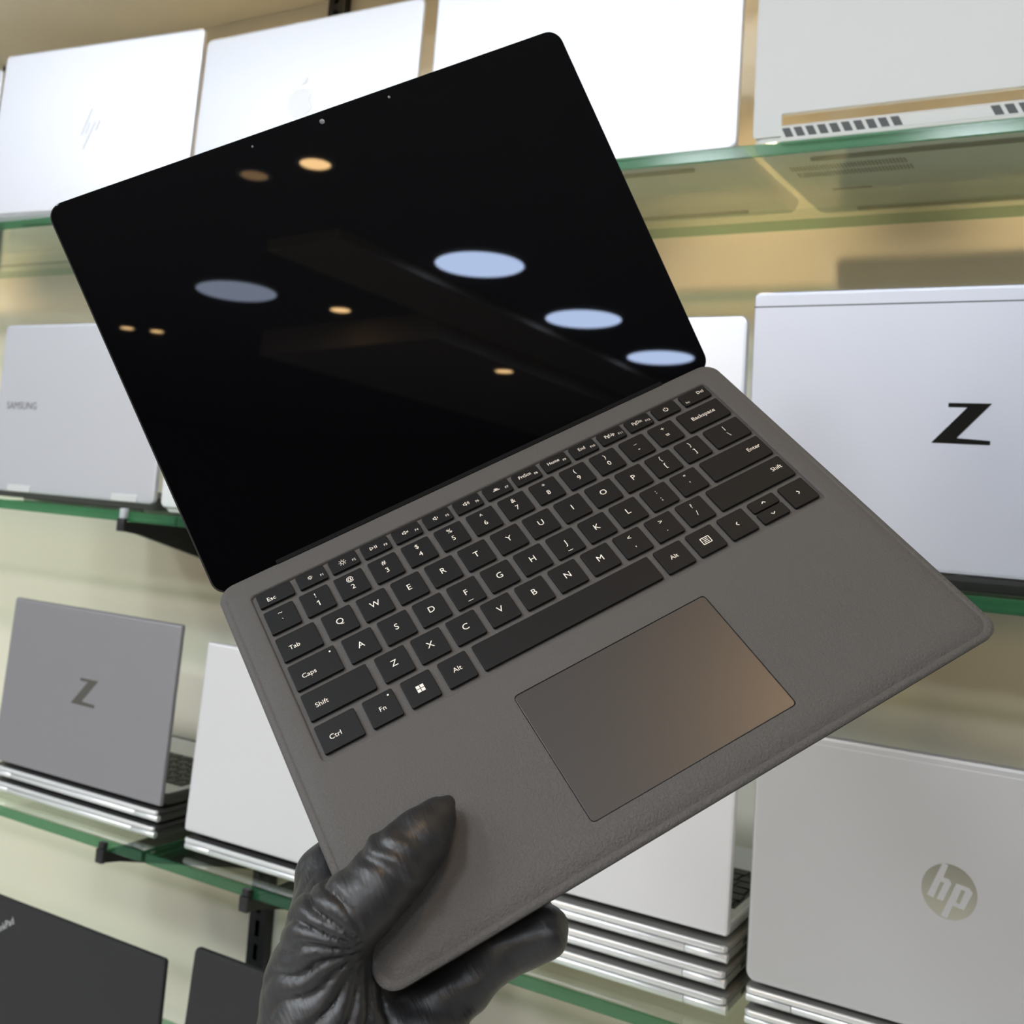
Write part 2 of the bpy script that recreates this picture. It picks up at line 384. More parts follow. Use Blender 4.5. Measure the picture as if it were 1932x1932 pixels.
def open_laptop(name, label, cat, x0, x1, y, z, top, lidz=.004, lean=0., yaw=0., shell='silver', body='silver_body', base_t=.016, d=.225,
                lid_t=.006, r=.008, group=None, keys=False, side=None, hinge='cyl', lid_dy=0.):
    w = x1-x0
    t = empty(name, label, cat, ((x0+x1)/2, y, z+ZO), (0, 0, yaw), group)
    bs = obj('base', base_mesh(w-.002, d, base_t), body, t, loc=(0, .0015+lid_dy, .0025), smooth=35)
    feet(t, w, d)
    if keys:
        bm = bmesh.new(); keyboard_mesh(bm, w, d, 0)
        obj('keyboard', bm, 'keyd', t, loc=(0, .0015, base_t+.0025))
    H = (top-z-lidz)/math.cos(lean)
    lid = obj('lid', lid_mesh(w, H, lid_t, r), shell, t, loc=(0, 0, lidz), rot=(-lean, 0, 0), smooth=35)
    bm = bmesh.new(); slab(bm, -w/2+.004, w/2-.004, .008, H-.004, 0, .0006, .005, .0002)
    obj('screen', bm, 'scr', lid, loc=(0, lid_t+.0006, 0), rot=(PI/2, 0, 0))
    if hinge == 'cyl':
        bm = bmesh.new(); hx = w*.36
        L = [[(x, .0095+lid_t+.004*math.cos(a), base_t*.8+.004*math.sin(a)) for a in [2*PI*q/12 for q in range(12)]] for x in (-hx, hx)]
        loft(bm, L); obj('hinge', bm, 'black', t, smooth=40)
    return t, lid, H, w
M['side_shade'] = mat('painted_shade_laptop_side', (.30, .30, .28), .5, metal=.2)  # grey that paints shade onto the closed laptops' silver flanks
def closed_laptop(label, x0, x1, y, z, pitch, group, side='side'):
    w = x1-x0; t = empty('closed_laptop', label, 'laptop', ((x0+x1)/2, y, z+ZO), (0, 0, 0), group)
    d = .226; hb = pitch*.40; hl = pitch*.28
    bm = bmesh.new()                                           # base: sides coloured as in shade, bright hinge barrels at the back
    L = []
    for ins, q in ((.006, .0), (.0015, hb*.5), (0, hb), (0, pitch*.52)):
        L.append([(x, yy, q) for x, yy in rrect(-w/2+.001+ins*.5, w/2-.001-ins*.5, .006+ins, d-ins, .006, 5)])
    loft(bm, L); obj('base', bm, side, t, loc=(0, 0, .0022), smooth=35)
    feet(t, w, d)
    bm = bmesh.new(); L = []
    zz = pitch*.60
    for ins, q in ((.0015, zz), (0, zz+.0012), (0, zz+hl-.0015), (.0005, zz+hl-.0005), (.0018, zz+hl)):
        L.append([(x, yy, q) for x, yy in rrect(-w/2+ins, w/2-ins, ins, d-ins, .006, 5)])
    loft(bm, L)
    for f in bm.faces:
        c = f.calc_center_median(); f.material_index = 0 if c.y < .004 else 1  # all but the rear edge takes the painted shade colour
    obj('lid', bm, ['bright', side], t, loc=(0, 0, .0012), smooth=35)
    def barrel(a, b):
        bm = bmesh.new(); n = 18; cz = pitch*.37; rr = pitch*.20
        def sec(x, k): return [(x, .0062+rr*.95*k*math.cos(2*PI*q/n), cz+rr*k*math.sin(2*PI*q/n)) for q in range(n)]
        loft(bm, [sec(a, .9), sec(a+.0006, 1), sec(b-.0006, 1), sec(b, .9)])
        obj('hinge_barrel', bm, 'bright', t, loc=(0, 0, .0012), smooth=40)
    s = .040; g = .00035
    barrel(-w/2+.0005, -w/2+s-g); barrel(-w/2+s+g, w/2-s-g); barrel(w/2-s+g, w/2-.0005)
    for yy, l in ((.05, .012), (.075, .006), (.11, .014)):         # ports along the flank
        bm = bmesh.new(); xx = w/2-.0008; box(bm, xx-.0002, xx+.0002, yy, yy+l, pitch*.30, pitch*.46)
        obj('port', bm, 'black', t, loc=(0, 0, .0022))
    return t

# --- top shelf
z1 = S[0]+.0005
t, lid, H, w = open_laptop('laptop', 'white silver laptop with a thin slanted four-stroke logo, leftmost on the top shelf', 'laptop', -1.4905, -1.1155, 1.0035, z1, .594, .012, .03, .0976, r=.008, lid_t=.006)
def slashes(bm):
    for p, q in (((0, 20), (-15, -18)), ((-1.3, -1), (-7, -17)), ((8.5, 0), (-8, -39)), ((17, 1.5), (11.5, -13.5))):
        dx = 1.1; solid(bm, [(p[0]-dx, p[1]), (p[0]+dx, p[1]), (q[0]+dx, q[1]), (q[0]-dx, q[1])])
logo_plate(lid, 'logo', 'faint', 'faint pale slanted four-stroke logo', (0.0, H*.52), slashes)
t, lid, H, w = open_laptop('laptop', 'sliver of a white laptop at the far left edge of the top shelf', 'laptop', -1.882, -1.552, 1.03, z1, .598, .012, r=.012)
t, lid, H, w = open_laptop('laptop', 'bluish white laptop with a glossy bitten-fruit logo, second on the top shelf', 'laptop', -1.1115, -.7545, 1.022, z1, .5745, .010, .03, r=.010, lid_t=.005)
def apple(bm):
    pts = []
    for k in range(48):
        a = 2*PI*k/48; r = 1+.06*math.cos(2*a)-.10*max(0, math.sin(a))**6-.05*max(0, -math.sin(a))**8
        x, y = r*math.cos(a)*.95, r*math.sin(a)
        dx, dy = x-1.22, y-.12
        if math.hypot(dx, dy) < .5:
            s = .5/math.hypot(dx, dy); x, y = 1.22+dx*s, .12+dy*s
        pts.append((x*21, y*21))
    bmesh.ops.triangulate(bm, faces=[]); solid(bm, pts)
    solid(bm, [(-1, 23), (1, 29), (6, 33), (9, 33.5), (8, 28), (3.5, 24)])
logo_plate(lid, 'logo', 'lwhite', 'glossy white bitten-fruit logo', (0., H*.52), apple)
t, lid, H, w = open_laptop('laptop', 'large plain white silver laptop with a round emblem, third on the top shelf', 'laptop', -.7335, -.3605, 1.02, z1, .60, .010, .02, r=.010)
def ringmark(bm):
    for k in range(40):
        a, b2 = 2*PI*k/40, 2*PI*(k+1)/40
        solid(bm, [(13.4*math.cos(a), 13.4*math.sin(a)), (14.4*math.cos(a), 14.4*math.sin(a)), (14.4*math.cos(b2), 14.4*math.sin(b2)), (13.4*math.cos(b2), 13.4*math.sin(b2))])
    for x, z in ((5, 19), (12, 18), (13.5, 11)): solid(bm, [(x+.8*math.cos(q), z+.8*math.sin(q)) for q in [2*PI*j/10 for j in range(10)]])
logo_plate(lid, 'logo', 'faint', 'faint round emblem with dots', (0., .469-z1-.010), ringmark)
bm = bmesh.new(); slab(bm, -.06, .03, .10, .165, .0013, .0027, .003, .0004)
obj('sticker', bm, 'sticker', t)['label'] = 'pale sticker on the underside'

# white vented laptop with a notch cut into the foot of the lid
def vented():
    x0, x1 = -.345, .012; w = x1-x0; y = 1.02
    t = empty('laptop', 'matt white laptop with slanted black vents along its rear edge, right on top shelf', 'laptop', ((x0+x1)/2, y, z1+ZO))
    bm = bmesh.new(); L = []
    for ins, q in ((.012, 0), (.004, .004), (0, .010), (0, .0150), (.0012, .0160)):
        L.append([(x, yy, q) for x, yy in rrect(-w/2+ins*.6, w/2-ins*.6, ins*.4+.002, .245-ins, .010, 6)])
    loft(bm, L); obj('base', bm, 'white_body', t, loc=(0, 0, .0025), smooth=35)
    feet(t, w, .245)
    # raised rear strip holding the vents
    st = bmesh.new(); a, b2 = -w/2+.027, w/2-.027
    prof = ((-.0015, .010), (-.0030, .013), (-.0030, .0255), (-.0005, .0285), (.009, .0285), (.014, .016), (.014, .010))
    loft(st, [[(a+.002, p, q) for p, q in prof], [(b2-.002, p, q) for p, q in prof]])
    strip = obj('rear_strip', st, 'white_body', t, smooth=25)
    for side in (0, 1):
        for k in range(10):
            xx = a+.006+k*.01105 if side == 0 else b2-.006-(9-k)*.01105-.008
            v = bmesh.new(); solid(v, [(xx*1000+1, 16.0), (xx*1000+8.4, 16.0), (xx*1000+4.2, 24.8), (xx*1000-3.2, 24.8)], -.0036, -.0028)
            obj('vent_slot', v, 'vent', strip)
    v = bmesh.new(); solid(v, [(-60, 15), (-58, 19), (-38, 19), (-36, 22), (60, 22), (62, 15)], -.0034, -.0028)
    obj('rear_panel', v, 'white', strip)
    # lid with notch
    H, th = .255, .0065; bm = bmesh.new(); z0 = .018; nz = .040
    out = [(-w/2+.003, z0), (-w/2+.0262, z0), (-w/2+.027, z0+.001), (-w/2+.027, nz), (w/2-.027, nz), (w/2-.027, z0+.001), (w/2-.0262, z0), (w/2-.003, z0), (w/2, z0+.003)]
    out += [(w/2-.009*(1-math.cos(q)), H-.009+.009*math.sin(q)) for q in [PI/2*j/6 for j in range(7)]]
    out += [(-w/2+.009-.009*math.sin(q), H-.009+.009*math.cos(q)) for q in [PI/2*j/6 for j in range(7)]]
    out += [(-w/2, z0+.003)]
    cx, cz = 0, H/2
    def ins(p, e): return (p[0]-math.copysign(min(e, abs(p[0])), p[0]), p[1]-(e if p[1] > H*.8 else -e*(.6)))
    loft(bm, [[(ins(p, .0012)[0], 0, ins(p, .0012)[1]) for p in out], [(p[0], .0012, p[1]) for p in out], [(p[0], th, p[1]) for p in out]])
    lid = obj('lid', bm, 'white', t, smooth=35)
    bm = bmesh.new(); slab(bm, -w/2+.004, w/2-.004, nz+.004, H-.004, 0, .0006, .005, .0002)
    obj('screen', bm, 'scr', lid, loc=(0, th+.0006, 0), rot=(PI/2, 0, 0))
    # underside: two rows of intake slits, a raised pad and foot bars
    bm = bmesh.new()
    for r in range(2):
        for k in range(34): 
            xx = -w/2+.022+k*.0033+r*.002; box(bm, xx, xx+.0017, .050+r*.022, .064+r*.022, .0018, .0030)
    obj('intake_slit_row', bm, 'vent', t)
    bm = bmesh.new()
    box(bm, -.035, .005, .020, .028, .0018, .0030); box(bm, -.135, -.095, .135, .140, .0018, .0030)
    obj('underside_print', bm, 'vent', t)
vented()

# --- middle shelf
z2 = S[1]+.0005
t, lid, H, w = open_laptop('laptop', 'silver laptop with grey lettering and two bright hinge covers, left end of the middle shelf', 'laptop', -1.4275, -1.0945, 1.0, z2, .1865, .010, -.005, r=.009, body='side')
bm = bmesh.new(); text(bm, 'SAMSUNG', (.054-.1665, .124-.004), w=.064, z=-.0003, axes='xz'); obj('logo', bm, 'ink', lid)['label'] = 'grey capital letters reading SAMSUNG'
for xx in (-.100, .112):
    bm = bmesh.new(); slab(bm, xx-.024, xx+.024, .001, .010, -.001, .0012, .002, .0004)
    obj('hinge_cover', bm, 'bright', lid, rot=(PI/2, 0, 0), loc=(0, 0, 0), smooth=40)['label'] = 'bright metal hinge cover'
t, lid, H, w = open_laptop('laptop', 'white laptop mostly hidden behind the held laptop, right of the lettered silver one', 'laptop', -1.083, -.750, 1.0, z2, .165, .008, 0, shell='white', body='white_body')
t, lid, H, w = open_laptop('laptop', 'pale silver laptop, only its top right corner showing beside the big Z-logo laptop', 'laptop', -.660, -.335, 1.0, z2, .1775, .008, .01, r=.008)
t, lid, H, w = open_laptop('laptop', 'large silver laptop with dark Z logo and grooved top strip, right on the middle shelf', 'laptop', -.329, .047, 1.0, z2, .1985, .0135, -.002, shell='silver_deep', r=.006, body='dark', base_t=.0105, lid_t=.008, lid_dy=-.004, hinge='none')
bm = bmesh.new(); slab(bm, -w/2+.0005, w/2-.0005, H-.0148, H-.0136, -.0004, .0002, .0003, .0001); obj('groove_or_highlight', bm, 'vent', lid, rot=(PI/2, 0, 0))
logo_plate(lid, 'logo', 'zmetal', 'dark mirror-finished slanted Z logo', (-.1465+.141, .081-z2-.0135), lambda b: solid(b, Z_LOGO))
for xx in (-.004, .150, -.158):
    bm = bmesh.new(); box(bm, xx-.004, xx+.004, .002, .010, .0125, .0145); obj('hinge', bm, 'side', t)

# --- lower shelf
z3 = S[2]+.0003
g = 'closed laptops stacked on the lower shelf'
p = .0196
closed_laptop('closed silver laptop at the bottom of the stack under the small Z-logo laptop', -1.3685, -1.0480, 1.006, z3, p, g)
closed_laptop('closed silver laptop directly under the small Z-logo laptop', -1.3645, -1.0450, 1.006, z3+p, p, g)
t, lid, H, w = open_laptop('laptop', 'grey laptop with a small dark Z logo standing open on a stack of two', 'laptop', -1.364, -1.041, 1.008, z3+2*p, -.1925, .0045, .04, shell='grey', body='side', base_t=.0145, keys=True, r=.003, lid_dy=.007, hinge='none')
logo_plate(lid, 'logo', 'zmetal', 'dark mirror-finished slanted Z logo', (0.002, .112), lambda b: solid(b, [(x*.98, z*.98) for x, z in Z_LOGO]))
bm = bmesh.new(); slab(bm, -w/2+.003, w/2-.003, .012, .222, .0170, .0176, .004, .0002); obj('palm_rest', bm, 'silver_body', t)
closed_laptop('single closed silver laptop under the plain laptop right of the glass joint', -.9965, -.6735, 1.006, z3, .0200, g)
t, lid, H, w = open_laptop('laptop', 'plain silver laptop standing open on one closed laptop, right of the small Z-logo stack', 'laptop', -.9985, -.6755, 1.008, z3+.0200, -.207, .006, .05, shell='silver_pale', body='silver_body', keys=True, base_t=.0145, r=.004, lid_dy=.007, hinge='none')
p = .0217
for k, nm in enumerate(('bottom closed laptop of the three under the plain laptop below the trackpad', 'middle closed laptop of the three under the plain laptop below the trackpad', 'top closed laptop of the three under the plain laptop below the trackpad')):
    closed_laptop(nm, -.6545+(.001, -.001, 0)[k], -.3305+(.001, -.001, 0)[k], 1.006, z3+k*p, p, g, side='side_shade')
t, lid, H, w = open_laptop('laptop', 'plain silver laptop standing open on three closed ones, left of the round-logo laptop', 'laptop', -.6535, -.3305, 1.008, z3+3*p, -.165, .0065, .05, shell='silver_pale', body='silver_body', keys=True, base_t=.0145, r=.004, lid_dy=.007, hinge='none')
p = .0188
closed_laptop('closed silver laptop at the bottom of the pair under the round-logo laptop', -.3135, .0125, 1.006, z3, p, g, side='side_shade')
closed_laptop('closed silver laptop directly under the round-logo laptop', -.3130, .0130, 1.006, z3+p, p, g, side='side_shade')
t, lid, H, w = open_laptop('laptop', 'silver laptop with a round mirror logo standing open on two, lower right', 'laptop', -.3135, .0125, 1.008, z3+2*p, -.1945, .0035, .03, shell='silver_nat', body='silver_body', keys=True, base_t=.0145, r=.009, lid_t=.0075, lid_dy=.007, hinge='none')
def hp(bm):
    s = 21.3/485
    cv = lambda P: [((x-925)*s, -(y-947)*s) for x, y in P]
    disc_pts = [(21.3*math.cos(2*PI*k/48), 21.3*math.sin(2*PI*k/48)) for k in range(48)]
    solid(bm, disc_pts, -.0004, .0003)
    solid(bm, cv([(800, 462), (905, 480), (822, 712), (925, 728), (965, 795), (822, 1130), (716, 1112), (842, 808), (775, 795), (655, 1110), (545, 1075)]), -.0006, -.0003, mi=1)
    solid(bm, cv([(1050, 768), (1270, 803), (1335, 880), (1190, 1205), (995, 1172), (905, 1420), (800, 1395)]), -.0006, -.0003, mi=1)
    solid(bm, cv([(1140, 862), (1205, 872), (1110, 1122), (1050, 1095)]), -.0008, -.0005)
bm = bmesh.new(); hp(bm)
obj('logo', bm, ['chrome', 'silver_nat'], lid, loc=(.0015, 0, -.2995-z3-2*p-.0035))['label'] = 'round mirror-finished logo with slanted letters h and p'
bm = bmesh.new(); slab(bm, -w/2+.001, w/2-.001, H-.0085, H-.0075, -.0003, .0002, .0003, .0001); obj('groove_or_highlight', bm, 'faint', lid, rot=(PI/2, 0, 0))  # pale strip paints the highlight along the lip of the lid

# --- bottom shelf
z4 = S[3]+.0005
t, lid, H, w = open_laptop('laptop', 'black laptop with slanted silver lettering in the lower left corner', 'laptop', -1.331, -.9945, .99, z4, -.5685, .006, .02, shell='dark', body='dark', r=.004)
bm = bmesh.new(); text(bm, 'ThinkPad', (-1.2675+1.16275, H-.022), h=.0085, z=-.0003, axes='xz', rot=math.radians(33), anchor='r')
obj('logo', bm, 'faint', lid)['label'] = 'silver lettering reading ThinkPad'
t, lid, H, w = open_laptop('laptop', 'black laptop with a plain lid at the bottom, beside the wall upright', 'laptop', -.9605, -.630, .985, z4, -.5475, .006, .08, shell='dark', body='dark', r=.007)

# ------------------------------------------------------------------ the laptop in the hand
O = Vector((-.419634, .429784, -.06188+ZO))
AX = ((.61254, .633119, .473239), (-.757305, .298531, .580834), (.22646, -.71417, .662327))   # right, towards hinge, up
MW = Matrix.Identity(4)
for c in range(3):
    for r_ in range(3): MW[r_][c] = AX[c][r_]
MW.translation = O
WD, DP = .3081, .2233
held = empty('laptop', 'open dark grey laptop with black screen held up in the gloved hand', 'laptop'); held.matrix_world = MW
def deck_cover():
    bm = bmesh.new(); n = 8
    def lp(ins, z, r): return [(x, y, z) for x, y in rrect(ins, WD-ins, -DP+ins, -ins*.5, r, n)]
    def lp(ins, z, r, zp=None):
        out = []
        for x, y in rrect(ins, WD-ins, -DP+ins, -ins*.5, r, n):
            g = min(1, max(0, (-.13-y)/.06)); zz = z if zp is None else z*g+zp*(1-g); out.append((x, y, zz))
        return out
    rim = [lp(.0125, 0, .006), lp(.0100, -.00018, .006, 0), lp(.0075, -.0006, .0065, -.00002), lp(.0055, -.0012, .007, -.00005), lp(.0042, -.0019, .0075, -.0001),
           lp(.0034, -.0022, .008, -.00015), lp(.0031, -.0018, .008, -.0002), lp(.0024, -.0016, .0082, -.0003), lp(.0012, -.0017, .0085, -.0008),
           lp(.0004, -.0021, .009, -.0015), lp(0, -.0027, .009, -.0024), lp(.0004, -.0036, .009)]
    vs = loft(bm, rim, cap0=False, cap1=False)
    outer = vs[0]
    rec = rrect(.0140, .2948, -.1213, -.0130, .0025, 4)
    padh = rrect(.1020, .2066, -.2063, -.1366, .0022, 4)
    V = [Vector(v.co[:2]) for v in outer]; E = [(i, (i+1) % len(outer)) for i in range(len(outer))]
    for H in (rec, padh):
        s = len(V); V += [Vector(q) for q in H]; E += [(s+i, s+(i+1) % len(H)) for i in range(len(H))]
    ov, oe, of, *_ = delaunay_2d_cdt(V, E, [], 2, 1e-7)
    def inside(c, P):
        r = False
        for (ax, ay), (bx, by) in zip(P, P[1:]+P[:1]):
            if (ay > c[1]) != (by > c[1]) and c[0] < (bx-ax)*(c[1]-ay)/(by-ay)+ax: r = not r
        return r
    nv = [bm.verts.new((v[0], v[1], 0)) for v in ov]
    for f in of:
        c = [sum(ov[i][k] for i in f)/len(f) for k in (0, 1)]
        if inside(c, rec) or inside(c, padh): continue
        bm.faces.new([nv[i] for i in f])
    # walls of the keyboard well with a soft shoulder, and of the trackpad slot
    def wall(P, steps):
        cx = sum(p[0] for p in P)/len(P); cy = sum(p[1] for p in P)/len(P); L = []
        hx = max(p[0] for p in P)-cx; hy = max(p[1] for p in P)-cy
        for e, z in steps: L.append([(cx+(x-cx)*(hx-e)/hx, cy+(y-cy)*(hy-e)/hy, z) for x, y in P])
        loft(bm, L, cap0=False, cap1=False)
    wall(rec, ((0, 0), (.0004, -.0001), (.0009, -.0006), (.0012, -.0017)))
    wall(padh, ((0, 0), (0, -.0008)))
    bmesh.ops.remove_doubles(bm, verts=bm.verts[:], dist=1e-6)
    return obj('deck_cover', bm, 'fabric', held, smooth=50)
deck_cover()
bm = bmesh.new(); L = []
for ins, zf, zb in ((.0006, -.0034, -.0034), (.0004, -.0046, -.0072), (.010, -.0074, -.0112), (.016, -.0078, -.0116)):
    L.append([(x, y, zb+(zf-zb)*(-y/DP)) for x, y in rrect(ins, WD-ins, -DP+ins, -ins*.4, .009, 8)])
loft(bm, L); obj('base', bm, 'metal_dark', held, smooth=40)
bm = bmesh.new(); slab(bm, .1024, .2062, -.2059, -.1370, -.0012, -.0001, .002, .0002)
obj('trackpad', bm, 'pad', held, smooth=40)['label'] = 'smooth grey trackpad'
# keyboard: tray with 79 keys
bm = bmesh.new()
poly(bm, rrect(.0146, .2942, -.1207, -.0136, .0022, 4), -.0016)
poly(bm, rrect(.0146, .2942, -.1207, -.0136, .0022, 4)[::-1], -.0024)
kb = obj('keyboard', bm, 'fabric', held)
LZ = .00006
def legend(bm, spec, x0, x1, y0, y1):
    cx, cy = (x0+x1)/2, (y0+y1)/2
    T = lambda s, c, h, a='c', sx=1.: text(bm, s, c, h=h*1.22, z=LZ, mi=1, anchor=a, sx=sx)
    B = lambda p, q, w=.00042: bar(bm, p, q, w, LZ, 1)
    kind, v = spec
    if kind == 'c': T(v, (cx, cy+.0004), .0029)
    elif kind == 'w': T(v, (cx, cy+.0003), .0021)
    elif kind == 'l': T(v, (x0+.0048, cy+.0002-.0012), .0021, 'l')
    elif kind == 'r': T(v, (x1-.0030, cy+.0010), .0021, 'r')
    elif kind == 'two':
        T(v[0], (cx, cy+.0036), .0023)
        if v[1] == '1': B((cx+.0003, cy-.0035), (cx+.0003, cy-.0003), .00048); B((cx+.0003, cy-.0004), (cx-.0007, cy-.0011), .00042)
        else: T(v[1], (cx, cy-.0018), .0025)
    elif kind == 'lock':
        T(v, (x0+.0048, cy-.0012), .0021, 'l') if v != 'Fn' else T(v, (cx, cy-.0002), .0021)
        disc(bm, (x1-.0028, y1-.0028), .0005, LZ, 1, 10)
    elif kind == 'fn':
        nm, s = v; T(nm, (x1-.0026, cy-.0012), .0012)
        c = (cx-.0008, cy+.0003)
        if s in ('sun', 'sunb'):
            r = .0007 if s == 'sun' else .0009; arc(bm, c, r, .0003, 0, 360, LZ, 1, 14)
            for k in range(8):
                a = PI/4*k; r0, r1 = r*1.5, r*(1.9 if s == 'sun' else 2.3)
                B((c[0]+r0*math.cos(a), c[1]+r0*math.sin(a)), (c[0]+r1*math.cos(a), c[1]+r1*math.sin(a)), .00028)
        elif s == 'play':
            P = [(c[0]-.0022, c[1]+.0010), (c[0]-.0004, c[1]), (c[0]-.0022, c[1]-.0010)]
            for a, b2 in zip(P, P[1:]+P[:1]): B(a, b2, .0003)
            B((c[0]+.0004, c[1]+.001), (c[0]+.0004, c[1]-.001), .00035); B((c[0]+.0013, c[1]+.001), (c[0]+.0013, c[1]-.001), .00035)
        elif s in ('mute', 'vol1', 'vol2'):
            P = [(c[0]-.0016, c[1]+.0005), (c[0]-.0009, c[1]+.0005), (c[0]-.0001, c[1]+.0012), (c[0]-.0001, c[1]-.0012), (c[0]-.0009, c[1]-.0005), (c[0]-.0016, c[1]-.0005)]
            for a, b2 in zip(P, P[1:]+P[:1]): B(a, b2, .0003)
            if s == 'mute':
                B((c[0]+.0005, c[1]+.0006), (c[0]+.0017, c[1]-.0006), .0003); B((c[0]+.0005, c[1]-.0006), (c[0]+.0017, c[1]+.0006), .0003)
            else:
                arc(bm, (c[0], c[1]), .0009, .0003, -40, 40, LZ, 1, 6)
                if s == 'vol2': arc(bm, (c[0], c[1]), .0016, .0003, -45, 45, LZ, 1, 8)
        elif s == 'light':
            B((c[0]-.0020, c[1]-.0007), (c[0]+.0020, c[1]-.0007), .0003)
            for k in range(5):
                a = PI*(k+.5)/5; B((c[0]+.0007*math.cos(a), c[1]+.0007*math.sin(a)-.0003), (c[0]+.0014*math.cos(a), c[1]+.0014*math.sin(a)-.0003), .0003)
            B((c[0]-.0006, c[1]-.0001), (c[0]+.0006, c[1]-.0001), .0006)
        else: T(s, (cx-.0010, cy+.0006), .0018, sx=.92)
    elif kind == 'pw':
        arc(bm, (cx, cy), .0013, .0004, 125, 415, LZ, 1, 18); B((cx, cy+.0003), (cx, cy+.0017), .0004)
    elif kind == 'del':
        T('Del', (x1-.0046, cy+.0012), .0018); T('Ins', (x0+.0026, cy-.0022), .0012)
    elif kind == 'win':
        for sx in (-1, 1):
            for sy in (-1, 1):
                a, b2 = .00018, .0019
                poly(bm, [(cx+sx*a, cy+sy*a), (cx+sx*b2, cy+sy*a), (cx+sx*b2, cy+sy*b2), (cx+sx*a, cy+sy*b2)], LZ, 1)
    elif kind == 'menu':
        P = [(cx-.0024, cy+.002), (cx+.0024, cy+.002), (cx+.0024, cy-.002), (cx-.0024, cy-.002)]
        for a, b2 in zip(P, P[1:]+P[:1]): B(a, b2, .00045)
        for k in (-1, 0, 1): B((cx-.0014, cy+k*.0010), (cx+.0014, cy+k*.0010), .0004)
    elif kind == 'ar':
        d = {'<': (-1, 0), '>': (1, 0), '^': (0, 1), 'v': (0, -1)}[v]; e = .0011
        tip = (cx+d[0]*e*.6, cy+d[1]*e*.6); pr = (-d[1], d[0])
        for sgn in (-1, 1): B(tip, (tip[0]-d[0]*e+pr[0]*sgn*e, tip[1]-d[1]*e+pr[1]*sgn*e), .00048)
    elif kind == 'home':
        T(v, (cx, cy+.0002), .0028); B((cx-.0014, y0+.0022), (cx+.0014, y0+.0022), .0003)
def key(x0, x1, y0, y1, spec):
    """sizes in mm, y measured from the hinge edge of the deck"""
    x0, x1, y1, y0 = x0/1000, x1/1000, -y0/1000, -y1/1000
    cx, cy = (x0+x1)/2, (y0+y1)/2
    bm = bmesh.new(); L = []
    for ins, z in ((.0002, -.0018), (0, -.0012), (0, -.0002), (.00010, -.00005), (.0003, 0)):
        L.append([(x-cx, y-cy, z) for x, y in rrect(x0+ins, x1-ins, y0+ins, y1-ins, .0009, 3)])
    loft(bm, L)
    if spec: legend(bm, spec, x0-cx, x1-cx, y0-cy, y1-cy)
    me = bpy.data.meshes.new('key')
    for f in bm.faces: f.smooth = False
    bm.normal_update(); bm.to_mesh(me); bm.free()
    for m in ('key', 'legend'): me.materials.append(M[m])
    add(bpy.data.objects.new('key', me), kb, (cx, cy, .0003))
FN = [('F1', 'sun'), ('F2', 'sunb'), ('F3', 'play'), ('F4', 'mute'), ('F5', 'vol1'), ('F6', 'vol2'), ('F7', 'light'), ('F8', 'PrtScn'), ('F9', 'Home'), ('F10', 'End'), ('F11', 'PgUp'), ('F12', 'PgDn')]
r0 = (15.6, 24.5)
key(17.2, 36., *r0, ('l', 'Esc'))
for k, s in enumerate(FN): key(38.8+18.06*k, 54.4+18.06*k, *r0, ('fn', s))
key(255.5, 271.1, *r0, ('pw', 0)); key(274.2, 292., *r0, ('del', 0))
r1 = (28.0, 43.0)
key(17.2, 33., *r1, ('two', '~`'))
for k, s in enumerate(('!1', '@2', '#3', '$4', '%5', '^6', '&7', '*8', '(9', ')0', '_-', '+=')): key(36.3+19*k, 51.9+19*k, *r1, ('two', s))
key(264.3, 292., *r1, ('w', 'Backspace'))
r2 = (46.4, 61.6)
key(17.2, 37.7, *r2, ('l', 'Tab'))
for k, s in enumerate('QWERTYUIOP'): key(41.3+19*k, 57.1+19*k, *r2, ('c', s))
key(231.3, 247.1, *r2, ('two', '{[')); key(250.3, 266.1, *r2, ('two', '}]')); key(269.5, 292., *r2, ('two', '|\\'))
r3 = (64.8, 80.2)
key(17.2, 41.2, *r3, ('lock', 'Caps'))
for k, s in enumerate('ASDFGHJKL'): key(45.1+19*k, 60.9+19*k, *r3, ('home' if s in 'FJ' else 'c', s))
key(216.1, 231.9, *r3, ('two', ':;')); key(235.1, 250.7, *r3, ('two', '"\'')); key(254.2, 292., *r3, ('r', 'Enter'))
r4 = (83.2, 98.8)
key(17.2, 50.6, *r4, ('l', 'Shift'))
for k, s in enumerate('ZXCVBNM'): key(54.9+19*k, 70.5+19*k, *r4, ('c', s))
for k, s in enumerate(('<,', '>.', '?/')): key(187.9+19*k, 203.5+19*k, *r4, ('two', s))
key(245.2, 292., *r4, ('r', 'Shift'))
r5 = (102.2, 117.8)
for a, b, s in ((17., 36.8, ('l', 'Ctrl')), (40.8, 56., ('lock', 'Fn')), (60.2, 75.3, ('win', 0)), (79.5, 94.3, ('w', 'Alt')), (97.8, 196.6, None), (199.9, 215.9, ('w', 'Alt')), (219.1, 234.7, ('menu', 0)), (238.3, 253.9, ('ar', '<')), (276.5, 292., ('ar', '>'))):
    key(a, b, *r5, s)
key(257.3, 273.4, 102.2, 109.3, ('ar', '^')); key(257.3, 273.4, 110.2, 117.8, ('ar', 'v'))
